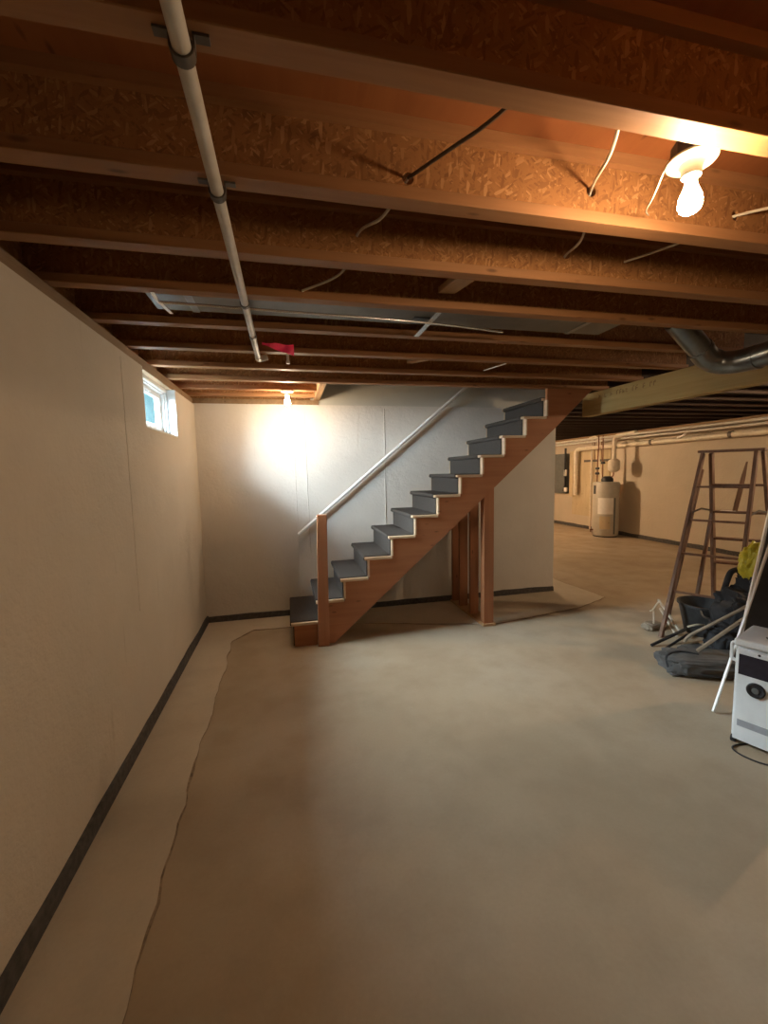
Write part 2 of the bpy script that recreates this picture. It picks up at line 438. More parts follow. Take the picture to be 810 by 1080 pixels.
MB().box((-1.084, WY0+0.09, WZ0+0.09), (-1.078, WY1-0.09, WT-0.09)).build('window_pane', M['glass'], w)
b = MB(); b.box((XL-0.115, WY1-0.012, WZ0), (XL-0.002, WY1-0.001, WT)); b.box((XL-0.115, WY0+0.001, WZ0), (XL-0.002, WY0+0.012, WT)); b.box((XL-0.115, WY0+0.012, WZ0), (XL+0.001, WY1-0.012, WZ0+0.012))
b.build('window_liner', M['framewhite'], w)

# ------------------------------------------------------------------ floor joists
def circle(cx, cz, r, n=12): return [(cx+r*math.cos(2*math.pi*i/n), cz-r*math.sin(2*math.pi*i/n)) for i in range(n)]
def joist(y, x0, x1, label, holes=(), group='wooden floor joists overhead', fm='flange', wm='osb'):
    t = thing('floor_joist', label, 'joist', (x0, y, JB), group)
    fw, fh = 0.031, 0.037
    MB().box((x0, y-fw, JB), (x1, y+fw, JB+fh), 0.002).build('bottom_flange', M[fm], t)
    MB().box((x0, y-fw, JT-fh), (x1, y+fw, JT), 0.0).build('top_flange', M[fm], t)
    b = MB(); b.prism([(x0, JB+fh), (x1, JB+fh), (x1, JT-fh), (x0, JT-fh)], 'y', y-0.005, y+0.005, [circle(hx, hz, 0.019) for hx, hz in holes])
    b.build('web', M[wm], t)
    return t
X0 = XL-0.10; XM = 3.40
YJ = [(-2.75,0), (-2.34,0), (-1.93,0), (-1.52,0), (-1.11,0), (-0.70,0), (-0.30,0), (0.11,0), (0.52,0)]
for y, _ in YJ:
    joist(y, X0, XM, 'floor joist of engineered wood behind the camera', group='joists behind the viewer')
J = [0.932, 1.342, 1.762, 2.140, 2.590, 3.062, 3.535]
LB = ['widest dark floor joist crossing the top of the photo above the near bulb',
      'brightly lit floor joist with flaky board web just beyond the near bulb',
      'third floor joist from the camera, upper web in shadow and lower web orange',
      'floor joist with the sheet metal duct running behind it',
      'floor joist just behind the sheet metal duct with pink film near it',
      'floor joist where the hanging grey pipe ends in an elbow',
      'floor joist second from the stair opening edge']
H = [[], [(0.40,2.545),(1.055,2.586),(1.683,2.574)], [(0.315,2.60),(1.266,2.60)], [], [], [], []]
for y, l, h in zip(J, LB, H): joist(y, X0, XM, l, h)
joist(3.985, X0, XM, 'floor joist along the front edge of the stair opening')
joist(4.385, X0, 0.315, 'short floor joist carrying the back bulb, left of the stair opening')
joist(4.77, X0, 0.315, 'short floor joist nearest the back wall, left of the stair opening')
# header across the left end of the stair opening
b = MB(); b.box((0.318, 4.02, JB), (0.350, 4.93, JT), 0.002); b.box((0.352, 4.02, JB), (0.384, 4.93, JT), 0.002)
b.build('stair_opening_header', M['flange_y'], None, T('pale double header board closing the joists left of the stair opening','header',(0.35,4.4,JB)))
# next bay of joists, past the beam
yy = -2.75; k = 0
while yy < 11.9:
    joist(yy, 3.46 if yy > YB else 3.42, XR+0.2, 'floor joist with shade put into its colour, running from the yellow beam to the far right wall', group='dark joists past the beam', fm='shadewood', wm='shadewood')
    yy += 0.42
# laminated beam
b = MB(); b.box((3.33, YR, 2.222), (3.385, 4.28, JB-0.001), 0.002); b.box((3.387, YR, 2.222), (3.44, 4.28, JB-0.001), 0.002)
beam = b.build('support_beam', M['lvl'], None, T('yellowish laminated wood beam under the joist ends at right','beam',(3.385,0,2.222)))

b = MB(); rs = random.Random(3); y_ = 4.02
while y_ > 3.25:
    w_ = 0.035
    if rs.random() < 0.85:
        b.box((3.3285, y_-w_*0.25, 2.385), (3.3297, y_, 2.425))
        for q_ in range(2):
            zq = 2.387+0.012*rs.randint(0,3); b.box((3.3285, y_-w_*0.75, zq), (3.3297, y_-w_*0.25-0.001, zq+0.009))
    y_ -= w_*(1.15 if rs.random() < 0.8 else 2.4)
b.build('mill_stamp', M['stampink'], beam)
# bridging pieces between joists
def brace(name, p, q, lab, w=0.062, h=0.02):
    MB().bar(p, q, w, h, bev=0.002).build(name, M['flange_y'], None, T(lab, 'bridging', p))
brace('wood_bridging', (0.80,1.79,2.49), (0.83,2.115,2.56), 'short diagonal wood brace between third and fourth joists', 0.09, 0.03)
brace('wood_bridging', (1.075,3.08,2.485), (1.04,3.51,2.56), 'small pale brace between joists over the stairs', 0.05, 0.02)

# ------------------------------------------------------------------ sheet metal duct between two joists + conduit
t = thing('sheet_metal_duct', 'flat galvanized sheet metal duct tucked between two joists', 'duct', (0.5, 2.36, 2.50))
MB().box((-0.62, 2.175, 2.497), (2.0, 2.44, 2.62), 0.004).build('duct_body', M['galv_dark'], t)
MB().box((0.72, 2.32, 2.492), (0.84, 2.42, 2.4965)).build('duct_opening', M['black'], t)
for x in (-0.45, 1.75): MB().box((x, 2.178, 2.492), (x+0.035, 2.44, 2.4965), 0.001).build('duct_seam', M['galv'], t)
MB().tube([(-0.56,2.225,2.455), (0.1,2.25,2.455), (0.8,2.30,2.46), (1.3,2.40,2.468)], 0.0065, 10, 4).build('thin_conduit', M['steel'], None, T('thin bright conduit running under the sheet metal duct','conduit',(0.3,2.25,2.455)))
MB().bar((-0.563,2.215,2.462), (-0.535,2.36,2.452), 0.018, 0.004).bar((-0.563,2.215,2.462), (-0.563,2.15,2.4685), 0.018, 0.003).build('metal_strap', M['steel'], None, T('short bright metal strap hanging at left end of thin conduit','strap',(-0.55,2.28,2.455)))
MB().bar((0.805,2.165,2.467), (0.803,2.56,2.467), 0.03, 0.003).build('metal_strap', M['steel'], None, T('metal hanger strap spanning two joists beside the dark duct hole','strap',(0.8,2.36,2.467)))
MB().bar((1.62,3.30,2.462), (1.70,3.08,2.466), 0.012, 0.006).build('metal_strap', M['white'], None, T('short white strip under the joists above the staircase','strap',(1.66,3.19,2.46)))
# pink film hanging
b = MB(); g = []
for i in range(9):
    r = []
    for k in range(4):
        x = -0.13+0.20*i/8; z = JB+0.01-(0.015+0.055*(i/8))*k/3
        r.append(b.bm.verts.new((x, 2.86+0.03*i/8+0.012*math.sin(i*1.3+k), z)))
    g.append(r)
for a, c in zip(g, g[1:]):
    for k in range(3): b.bm.faces.new((a[k], a[k+1], c[k+1], c[k]))
bmesh.ops.solidify(b.bm, geom=b.bm.faces[:], thickness=0.002)
b.build('pink_film', M['pink'], None, T('pink plastic film scrap hanging between the joists beside the grey pipe','plastic film',(-0.03,2.87,2.45)), smooth=True)

# ------------------------------------------------------------------ hanging pipe
t = thing('hanging_pipe', 'long grey-white pipe clamped under the joists at left', 'pipe', (-0.158, 1.0, 2.435))
MB().cyl((-0.150,-2.9,2.44), (-0.168,3.08,2.44), 0.0175, n=24).build('pipe_run', M['pipe'], t, smooth=True)
b = MB(); b.tube([(-0.168,3.05,2.44), (-0.168,3.10,2.44), (-0.155,3.125,2.445), (-0.11,3.135,2.46)], 0.021, 16, 6); b.build('elbow', M['pipe'], t)
for y in (-1.52,-0.3, 0.93, 1.342, 2.14, 2.6):
    b = MB(); x = -0.15-0.003*(y+2.9)
    b.lathe([(0.0180,-0.012),(0.0225,-0.012),(0.0225,0.012),(0.0180,0.012)], (x, y, 2.44), 24, (0,1,0))
    if y < 2:
        b.box((x-0.05, y-0.009, 2.464), (x-0.02, y+0.009, 2.4695)); b.box((x+0.02, y-0.009, 2.464), (x+0.05, y+0.009, 2.4695))
        b.box((x-0.0235, y-0.009, 2.44), (x-0.0195, y+0.009, 2.4695)); b.box((x+0.0195, y-0.009, 2.44), (x+0.0235, y+0.009, 2.4695))
    b.build('pipe_clamp', M['clamp'], t)
MB().cyl((0.03,3.10,2.47), (0.032,3.10,2.415), 0.009).cyl((0.031,3.10,2.43), (0.031,3.10,2.41), 0.013).build('pipe_stub', M['pipe'], None, T('small capped stub poking down under a joist right of the pipe elbow','pipe',(0.03,3.1,2.43)))

# ------------------------------------------------------------------ cables through the joist webs
MB().tube([(0.60,0.942,2.60), (0.57,0.985,2.53), (0.53,1.06,2.515), (0.47,1.2,2.535), (0.40,1.335,2.545)], 0.0055, 8, 8).build('dark_cable', M['cabledark'], None, T('dark cable hanging from wide near joist to hole in lit joist','cable',(0.5,1.1,2.53)))
MB().tube([(0.40,1.335,2.545), (0.355,1.50,2.52), (0.315,1.762,2.60), (0.27,1.95,2.53), (0.10,2.10,2.50)], 0.0055, 8, 8).build('pale_cable', M['cable'], None, T('pale cable passing through lit joist towards the grey pipe','cable',(0.3,1.7,2.55)))
MB().tube([(0.84,0.942,2.60), (0.86,0.98,2.55), (0.93,1.10,2.53), (1.055,1.342,2.586), (1.15,1.5,2.53), (1.266,1.762,2.60), (1.33,1.9,2.62)], 0.005, 8, 8).build('pale_cable', M['cable'], None, T('pale cable entering hole in lit joist left of the near bulb','cable',(1.0,1.2,2.56)))
MB().tube([(2.1,1.02,2.60), (1.95,1.10,2.56), (1.683,1.342,2.574), (1.6,1.5,2.55), (1.55,1.73,2.58)], 0.005, 8, 8).build('pale_cable', M['cable'], None, T('pale cable entering hole in lit joist right of the near bulb','cable',(1.8,1.2,2.57)))
MB().tube([(1.085,1.06,2.50), (1.09,1.11,2.44), (1.17,1.22,2.47), (1.26,1.305,2.512)], 0.0025, 6, 6).build('bulb_wire', M['cable'], None, T('thin wire drooping behind the near bulb','wire',(1.2,1.15,2.55)))

# ------------------------------------------------------------------ bulbs
def bulb_profile(L=0.105, R=0.031):
    P = [(0.0135,0.0), (0.0145,-0.018), (0.017,-0.030), (0.0225,-0.044), (0.028,-0.058), (R,-0.072), (0.030,-0.084), (0.0255,-0.095), (0.017,-0.102), (0.008,-0.1045), (0,-L)]
    return [(r*R/0.031, z*L/0.105) for r, z in P]
def fixture(x, y, z, box, mat, lab, lab2, sc=1.0):
    """z: underside of the porcelain disc"""
    t = thing('porcelain_lampholder', lab, 'light fixture', (x, y, z))
    b = MB(); b.lathe([(0,0.014),(0.050*sc,0.014),(0.060*sc,0.009),(0.061*sc,0.003),(0.058*sc,0.0),(0.032*sc,-0.004),(0.027*sc,-0.010),(0.024*sc,-0.028),(0.0235*sc,-0.036),(0.0165,-0.036),(0.0165,-0.012),(0,-0.012)], (x,y,z), 40)
    base = b.build('lampholder', M['lens_note'], t)
    b = MB()
    for a in (0.6, 3.74): b.cyl((x+0.045*sc*math.cos(a), y+0.045*sc*math.sin(a), z-0.003), (x+0.045*sc*math.cos(a), y+0.045*sc*math.sin(a), z+0.003), 0.0035, n=10)
    b.build('screw', M['steel'], base)
    if box:
        b = MB(); b.lathe([(0,0.052),(0.050,0.052),(0.050,0.0145),(0.046,0.0145),(0.046,0.048),(0,0.048)], (x,y,z), 8)
        b.smooth = False
        b.box((x-0.075, 0.9635, z+0.004), (x+0.075, 0.968, z+0.05))
        b.build('junction_box', M['clamp'], t)
        b = MB(); b.box((x-0.018, y-0.042, z-0.004), (x+0.018, y-0.030, z+0.001), 0.002); b.build('outlet_face', M['white'], base)
    q = thing('light_bulb', lab2, 'light bulb', (x, y, z-0.02))
    b = MB(); b.lathe(bulb_profile(0.098, 0.030), (x, y, z-0.034), 40); b.build('glass_bulb', mat, q)
    MB().cyl((x,y,z-0.0125),(x,y,z-0.034),0.0128,n=20).build('screw_base', M['steel'], q, smooth=True)
fixture(1.122, 1.020, 2.472, True, M['bulb1'], 'round porcelain lampholder on a box beside the widest near joist', 'glowing warm bulb hanging in the near lampholder at upper right')
fixture(0.022, 4.385, 2.455, False, M['bulb2'], 'small porcelain lampholder under the short joist near the back wall', 'glowing small bulb near the back wall left of the stairs')
fixture(5.9, 2.45, 2.455, False, M['fill_bulb'], 'added porcelain lampholder for fill light, out of sight in the right hand bay', 'added fill bulb glowing out of sight in the right hand bay')  # unseen fixture added as fill light for the mid floor and right side
fixture(4.4, 9.8, 2.455, False, M['bulb3'], 'porcelain lampholder on the joists of the far room out of sight', 'glowing bulb in the far room out of sight')

# ------------------------------------------------------------------ round duct at right
t = thing('round_duct', 'dark galvanized round duct with elbow in front of the yellow beam', 'duct', (2.9, 2.3, 2.36))
pA = V(2.50,2.40,2.60); pB = V(2.86,2.33,2.37); pC = V(3.02,2.20,2.345); pD = V(3.20,1.85,2.37)
def rduct(path, r, name, sub=8):
    b = MB(); b.tube(path, r, 28, sub); return b.build(name, M['galv'], t)
rduct([V(2.53,2.37,2.60), V(2.80,2.405,2.42)], 0.072, 'duct_boot', 0)
rduct([V(2.79,2.404,2.427), V(2.86,2.413,2.383), V(2.94,2.385,2.345), V(2.985,2.30,2.332), V(2.993,2.19,2.332)], 0.076, 'duct_elbow')
rduct([V(2.993,2.20,2.332), V(2.99,2.0,2.345), V(2.995,1.6,2.355), V(3.0,0.5,2.36)], 0.073, 'duct_run')
rduct([V(2.775,2.402,2.437), V(2.80,2.405,2.420)], 0.0785, 'duct_crimp', 0)
rduct([V(2.9935,2.205,2.332), V(2.9935,2.175,2.332)], 0.0785, 'duct_crimp', 0)
rduct([V(2.903,2.406,2.362), V(2.918,2.398,2.356)], 0.0785, 'duct_crimp', 0)
MB().bar((3.0,2.13,2.395), (3.0,2.13,2.468), 0.024, 0.003, up=(0,1,0)).build('duct_hanger', M['steel'], t)
# ------------------------------------------------------------------ staircase
RUN, RISE = 0.241, 0.195
def sx(k): return -0.005+RUN*k
def sz(k): return 0.234+RISE*k
NK = 12
YS0, YS1 = 3.95, 4.84
st = thing('staircase', 'open red-brown wooden staircase with charcoal carpeted steps', 'staircase', (0.2, 4.3, 0))
def stringer(y0, y1, front=True):
    P = [(0.003, 0.0)]
    for k in range(0, 11):
        P += [(sx(k)+0.008, sz(k)-0.030), (sx(k+1)+0.008, sz(k)-0.030)]
    P += ([(sx(11)+0.008, JB-0.003), (3.20, JB-0.003)] if front else [(sx(11)+0.008, sz(11)-0.030), (sx(12), sz(11)-0.030)]) + [(3.12, 2.405) if front else (3.0, 2.30), (2.745, 2.057), (2.043, 1.445), (1.2, 0.715), (0.375, 0.0)]
    b = MB(); b.prism(P, 'y', y0, y1); return b
stringer(YS0, YS0+0.038).build('stringer', M['stain'], st)
stringer(YS1-0.038, YS1, False).build('stringer', M['stain'], st)
for k in range(0, 12):
    x, z = sx(k), sz(k)
    zl = 0.0 if k == 0 else sz(k-1)
    b = MB(); b.box((x-0.028, YS0-0.014 if k < 11 else YS0+0.04, z-0.028), (x+RUN+(-0.004), YS1-0.002, z-0.003), 0.003)
    tr = b.build('tread', M['rawwood'], st)
    if k < 12:
        b = MB(); b.box((x-0.0, YS0-0.006, zl+0.0005), (x+0.018, YS1-0.002, z-0.029), 0.002)
        b.build('riser', M['stain'] if k == 0 else M['rawwood'], st)
    # carpet wraps tread, nosing and riser
    cy0 = YS0+0.028; cy1 = YS1-0.045
    if k > 5: cy0 = YS0+0.042+0.002*(k-6)
    P = [(x+RUN-0.006, z), (x-0.030, z), (x-0.0375, z-0.008), (x-0.0375, z-0.026), (x-0.030, z-0.035), (x-0.010, z-0.037), (x-0.010, zl+0.004), (x-0.0005, zl+0.004), (x-0.0005, z-0.029), (x-0.0285, z-0.029), (x-0.0285, z-0.0025), (x+RUN-0.006, z-0.0025)]
    P = [(px, pz+0.006 if pz > z-0.001 else pz) for px, pz in P]
    b = MB(); b.prism(P, 'y', cy0 if k else YS0+0.02, cy1); b.build('carpet', M['carpet'], tr)
# newel post
b = MB(); b.prism([(0.212,0.0),(0.318,0.0),(0.333,1.255),(0.243,1.259)], 'y', YS0-0.062, YS0-0.002)
bmesh.ops.bevel(b.bm, geom=b.bm.edges[:], offset=0.004, segments=1, affect='EDGES')
b.build('newel_post', M['stain_z'], st)
# white handrail on the wall
t = thing('handrail', 'white round handrail running up the back wall beside the stairs', 'handrail', (0.09, 4.80, 0.96))
MB().cyl((0.088,4.835,0.955), (2.30,4.835,2.775), 0.019, n=20).build('rail', M['white'], t, smooth=True)
for s_ in (0.16, 0.55, 0.86):
    p = V(0.088,4.835,0.955).lerp(V(2.30,4.835,2.775), s_)
    MB().tube([p+V(0,0,-0.015), p+V(0,0.01,-0.04), p+V(0,0.05,-0.045)], 0.006, 8, 4).build('rail_bracket', M['white'], t)

# stud frame carrying the stairs
t = thing('stud_frame', 'red-brown stud frame standing under the middle of the stairs', 'support frame', (1.95, 4.3, 0))
MB().box((1.925, 3.93, 0.004), (2.075, 4.84, 0.028), 0.002).build('bottom_plate', M['flange_y'], t)
def under(x): return 0.715+(x-1.2)*(1.445-0.715)/(2.043-1.2)
def stud(x0, x1, y0, y1, nm='stud'):
    b = MB(); b.prism([(x0, 0.0285), (x1, 0.0285), (x1, under(x1)-0.002), (x0, under(x0)-0.002)], 'y', y0, y1)
    b.build(nm, M['stain_z'], t)
stud(1.945, 2.055, 3.952, 3.988); stud(1.945, 1.975, 3.991, 4.03); stud(1.935, 2.035, 4.27, 4.308); stud(1.935, 2.035, 4.56, 4.598); stud(1.935, 2.035, 4.78, 4.818)

# ------------------------------------------------------------------ stepladder
lt = thing('stepladder', 'tall weathered brown wooden stepladder standing open at right', 'ladder', (4.1, 3.2, 0))
P1 = V(4.075,3.42,1.762); P2 = V(4.255,3.02,1.762)
wd = (P2-P1).normalized()
nn = Vector((wd.y*-1, wd.x, 0)).normalized()      # towards the rear legs (+x side)
if nn.x < 0: nn = -nn
RL = {}
def rail(nm, top, foot, w=0.028, h=0.062):
    RL[nm] = (Vector(top), Vector(foot))
    d = Vector(foot)-Vector(top)
    MB().bar(foot, top, w, h, up=nn, bev=0.003).build('rail', M['ladder'], lt)
def at(nm, z):
    a, b = RL[nm]; return a.lerp(b, (a.z-z)/(a.z-b.z))
rail('A', P1-nn*0.03, (3.437,3.225,0.0)); rail('E', P2-wd*0.03-nn*0.03, (3.735,2.79,0.0))
rail('D', P1+wd*0.045+nn*0.05, (4.607,3.658,0.0), 0.03, 0.075); rail('F', P2+nn*0.045, (5.008,3.317,0.0), 0.026, 0.05)
rail('B', at('A',1.60)+nn*0.05+wd*0.01, (3.80,3.50,0.0), 0.022, 0.04)
RL['C'] = None
MB().bar(at('D',1.17)-nn*0.0, (4.03,3.42,0.0), 0.03, 0.045, up=nn, bev=0.003).build('rail', M['ladder'], lt)
b = MB(); b.bar(P1-wd*0.035+V(0,0,0.014), P2+wd*0.035+V(0,0,0.014), 0.16, 0.024, bev=0.004); b.build('top_cap', M['ladder'], lt)
for z, w_ in ((1.43,0.022), (1.11,0.022), (0.79,0.03), (0.43,0.02)):
    MB().bar(at('A',z), at('E',z), w_, 0.020, bev=0.002).build('rung', M['ladder'], lt)
for z in (1.44, 1.16, 0.87, 0.60):
    MB().bar(at('D',z)-wd*0.01, at('F',z)+wd*0.01, 0.085, 0.022, bev=0.003).build('step', M['ladder'], lt)
for a, c in (('A','D'), ('E','F')):
    p = at(a,1.17); q = at(c,1.17); m_ = (p+q)/2+V(0,0,0.035)
    b = MB(); b.bar(p, m_, 0.004, 0.018); b.bar(m_, q, 0.004, 0.018); b.build('spreader', M['clamp'], lt)
b = MB(); b.prism([(-0.022,-0.0),(0.022,0.0),(0.026,0.20),(0.020,0.36),(0.004,0.50),(-0.004,0.50),(-0.018,0.36),(-0.022,0.20)], 'y', -0.006, 0.006)
o = b.build('wooden_paddle', M['ladder'], None, T('tapered brown wooden paddle leaning upright in the stepladder','paddle',(0,0,0)))
pd = at('D',1.16).lerp(at('F',1.16), 0.42)
o.location = pd+V(0.0,0,0.012); o.rotation_euler = (0.10,0.10,math.radians(-10))
sp = at('D',1.16).lerp(at('F',1.16), 0.30)
MB().bar(sp-wd*0.06+V(0,0,0.0125), sp+wd*0.06+V(0,0,0.0125), 0.07, 0.002).build('paper_scrap', M['label'], None, T('white paper scrap lying on the second step of the stepladder','paper',sp))

# ------------------------------------------------------------------ white portable appliance
ax = V(0.925,0.38,0).normalized(); ay = V(0.38,-0.925,0).normalized()
O = V(2.495,1.835,0)
def lp(a, b_, z): return O+ax*b_+ay*a+V(0,0,z)     # a along front, b_ into depth
ap = thing('portable_heater', 'white portable appliance with dark window and round black knob at right edge', 'appliance', tuple(lp(0.19,0.16,0)))
def rbox(a0,a1,d0,d1,z0,z1,bev=0.01,seg=2):
    b = MB(); r = bmesh.ops.create_cube(b.bm, size=1.0)
    for v in r['verts']:
        v.co = lp(a0 if v.co.x < 0 else a1, d0 if v.co.y < 0 else d1, z0 if v.co.z < 0 else z1)
    if bev: bmesh.ops.bevel(b.bm, geom=b.bm.edges[:], offset=bev, segments=seg, affect='EDGES', profile=0.6)
    return b
rbox(-0.012,0.40,0.02,0.33,0.04,0.60,0.012).build('body', M['whiteplastic'], ap)
fp = rbox(0,0.388,-0.004,0.022,0.035,0.585,0.008).build('front_panel', M['whiteplastic'], ap)
rbox(-0.018,0.405,-0.006,0.34,0.597,0.64,0.018,3).build('lid', M['whiteplastic'], ap)
rbox(0.012,0.376,-0.0065,-0.0035,0.435,0.555,0.001).build('display_window', M['glossblack'], fp)
c = lp(0.095,-0.004,0.365)
b = MB(); b.lathe([(0,0.0),(0.043,0.0),(0.043,0.008),(0.038,0.016),(0.026,0.014),(0.022,0.009),(0,0.009)], c, 36, -ax); kn = b.build('round_knob', M['black'], ap)
b = MB(); b.lathe([(0.0,0.0095),(0.017,0.0095),(0.015,0.013),(0,0.014)], c, 28, -ax); b.build('knob_centre', M['panelgrey'], kn)
b = MB(); b.lathe([(0.0,0.0),(0.007,0.0),(0.006,0.003),(0,0.003)], lp(0.10,-0.004,0.572), 16, -ax); b.build('indicator', M['black'], fp)
rbox(0.02,0.19,-0.0062,-0.0038,0.125,0.165,0.0).build('grey_label', M['grey'], fp)
b = MB(); b.tube([lp(-0.012,0.05,0.60), lp(-0.034,0.05,0.59), lp(-0.036,0.05,0.54), lp(-0.034,0.05,0.50), lp(-0.012,0.05,0.49)], 0.010, 10, 4); b.build('side_handle', M['whiteplastic'], ap)
for a_, d_ in ((0.0,0.03),(0.385,0.03),(0.0,0.30),(0.385,0.30)):
    b = MB(); p = lp(a_,d_,0.022); b.cyl(p-ay*0.011, p+ay*0.011, 0.0215, n=20); b.cyl(lp(a_,d_,0.03), lp(a_,d_,0.05), 0.009, n=12)
    b.build('caster', M['black'], ap, smooth=True)
MB().tube([lp(0.24,0.30,0.03), lp(0.10,0.12,0.006), lp(0.02,-0.03,0.006), lp(0.05,-0.09,0.006), lp(0.14,-0.10,0.006), lp(0.23,-0.06,0.006), lp(0.33,0.0,0.006)], 0.0045, 8, 8).build('power_cord', M['black'], ap)
MB().tube([lp(0.10,0.12,0.645), lp(0.16,0.07,0.646), lp(0.26,0.05,0.646), lp(0.40,0.06,0.646)], 0.0045, 8, 8).build('power_cord', M['black'], None, T('black cord lying across the lid of the white appliance','cord',tuple(lp(0.2,0.1,0.645))))

# ------------------------------------------------------------------ clutter by the ladder
def lump(c, sx_, sy_, sz_, seed, amp, lev=4, flat=True, sharp=3.0, rot=0.0):
    b = MB(); bmesh.ops.create_icosphere(b.bm, subdivisions=lev, radius=1.0)
    cr, sr = math.cos(rot), math.sin(rot)
    for v in b.bm.verts:
        p = v.co.copy(); n = p.copy()
        q = Vector([math.copysign(abs(t)**0.55, t) for t in p])
        k = 1+amp*(noise.noise(p*sharp+Vector((seed,0,0)))+0.5*noise.noise(p*sharp*2.3+Vector((0,seed,0)))+0.6*abs(noise.noise(Vector((p.x*1.2,p.y*1.2,p.z*6))+Vector((seed,seed,0)))))
        q *= k
        x, y, z = q.x*sx_, q.y*sy_, q.z*sz_
        x, y = x*cr-y*sr, x*sr+y*cr
        z = max(z+sz_*0.9, 0.0)
        v.co = Vector(c)+Vector((x,y,z))
    b.smooth = True
    return b
# folded grey tarp bag on the floor, nearest piece of the heap
tb = thing('folded_tarp', 'dusty grey folded canvas bundle lying flat in front of the heap', 'tarp', (3.15,2.58,0))
lump((3.17,2.58,0.0), 0.30, 0.15, 0.075, 2.0, 0.16, 5, sharp=2.2, rot=-0.35).build('bundle', M['tarp'], tb)
def edge_fold(pts, r): 
    b = MB(); b.tube(pts, r, 8, 6); b.build('fold', M['blackcloth'], tb)
edge_fold([(2.875,2.62,0.05),(2.90,2.66,0.125),(3.02,2.66,0.150),(3.12,2.58,0.145)], 0.009)
edge_fold([(2.875,2.60,0.075),(2.98,2.50,0.075),(3.12,2.44,0.072),(3.28,2.37,0.075)], 0.006)
edge_fold([(2.89,2.56,0.04),(3.02,2.46,0.045),(3.18,2.39,0.035)], 0.005)
# round black tub under the ladder
t = thing('rubber_tub', 'round black rubber tub under the stepladder', 'tub', (3.93,3.22,0))
b = MB(); b.lathe([(0,0.0),(0.155,0.0),(0.17,0.02),(0.225,0.28),(0.238,0.285),(0.238,0.305),(0.218,0.305),(0.160,0.03),(0,0.02)], (3.93,3.20,0.0), 44); b.build('tub_shell', M['tub'], t)
b = MB(); b.tube([(3.72,3.08,0.285),(3.69,3.02,0.245),(3.75,2.97,0.24),(3.80,2.99,0.28)], 0.008, 8, 5); b.build('tub_handle', M['clamp'], t)
# heap of black bags behind
lump((3.93,2.72,0.0), 0.30, 0.20, 0.30, 5.0, 0.22, 5, rot=-0.3).build('black_bag', M['blackcloth'], None, T('slumped black canvas bag behind the wooden handles','bag',(3.98,2.72,0)))
b = lump((3.70,2.74,0.0), 0.20, 0.14, 0.15, 8.0, 0.2, 5, rot=-0.3); b.build('black_bag', M['blackcloth'], None, T('small dark bag behind the grey folded canvas bundle','bag',(3.56,2.62,0)))
b = lump((4.15,2.42,0.0), 0.20, 0.2, 0.34, 11.0, 0.22, 4); b.build('black_bag', M['blackcloth'], None, T('tall dark bag at the right edge behind the white appliance','bag',(4.15,2.42,0)))
MB().tube([(3.70,2.9,0.36),(3.75,2.9,0.52),(3.80,2.9,0.66),(3.83,2.89,0.70),(3.88,2.88,0.70),(3.915,2.88,0.64)], 0.024, 8, 6).build('black_strap', M['blackcloth'], None, T('thick black strap arching up behind the stepladder leg','strap',(3.8,2.9,0.4)))
# yellow crumpled bag on top
b = MB(); bmesh.ops.create_icosphere(b.bm, subdivisions=5, radius=1.0)
for v in b.bm.verts:
    p = v.co.copy(); k = 1+0.34*noise.noise(p*2.1+V(3,1,0))+0.2*abs(noise.noise(p*5.2))
    v.co = V(3.905,2.80,0.81)+V(p.x*0.085*k, p.y*0.07*k, p.z*0.15*k)+V(0.05*p.z*0.6,0,0)
b.smooth = True; b.build('yellow_bag', M['yellow'], None, T('crumpled yellow plastic bag on top of the black heap','bag',(3.9,2.8,0.68)))
lump((3.93,2.80,0.44), 0.10, 0.09, 0.13, 4.0, 0.2, 4).build('black_bag', M['blackcloth'], None, T('dark bag carrying the yellow plastic bag','bag',(3.93,2.8,0.44)))
b = MB()
for i in range(9):
    a = i*2.4; b.lathe([(0.010,-0.003),(0.016,0),(0.010,0.003)], (3.86+0.03*math.cos(a)*((i%3)+1)*.5, 2.74+0.008*(i%2), 0.60+0.045*math.sin(a)), 12, (0.3,-1,0.2))
b.build('chain_links', M['galv_dark'], None, T('small pale metal rings on the dark bag below the yellow bag','chain',(3.86,2.74,0.6)))
# handles and poles
MB().tube([(3.370,2.92,0.085),(3.404,2.90,0.148),(3.49,2.75,0.31),(3.59,2.59,0.49)], 0.013, 10, 3).build('wooden_stick', M['stick'], None, T('upper long wooden tool handle sloping across the black heap','handle',(3.36,2.9,0.05)))
MB().bar((3.126,2.60,0.165), (3.34,2.39,0.505), 0.032, 0.020, bev=0.003).build('wooden_stick', M['stick'], None, T('lower flat wooden stick resting over the grey folded canvas','stick',(3.25,2.68,0.03)))
MB().cyl((3.17,3.07,0.014), (3.56,3.08,0.12), 0.013, 0.015).build('black_pole', M['black'], None, T('upper black pole pointing left out of the heap','pole',(3.17,3.07,0.01)))
MB().cyl((3.23,2.98,0.012), (3.60,3.07,0.085), 0.011).build('black_pole', M['black'], None, T('lower black pole pointing left out of the heap','pole',(3.23,2.98,0.01)))
MB().bar((3.70,3.52,0.26), (3.56,3.12,0.06), 0.02, 0.02, bev=0.002).build('pale_stick', M['beige'], None, T('upper pale slat leaning by the black tub','slat',(3.56,3.12,0.05)))
MB().bar((3.64,3.44,0.20), (3.52,3.13,0.03), 0.018, 0.018, bev=0.002).build('pale_stick', M['beige'], None, T('lower pale slat leaning by the ladder foot','slat',(3.52,3.13,0.02)))
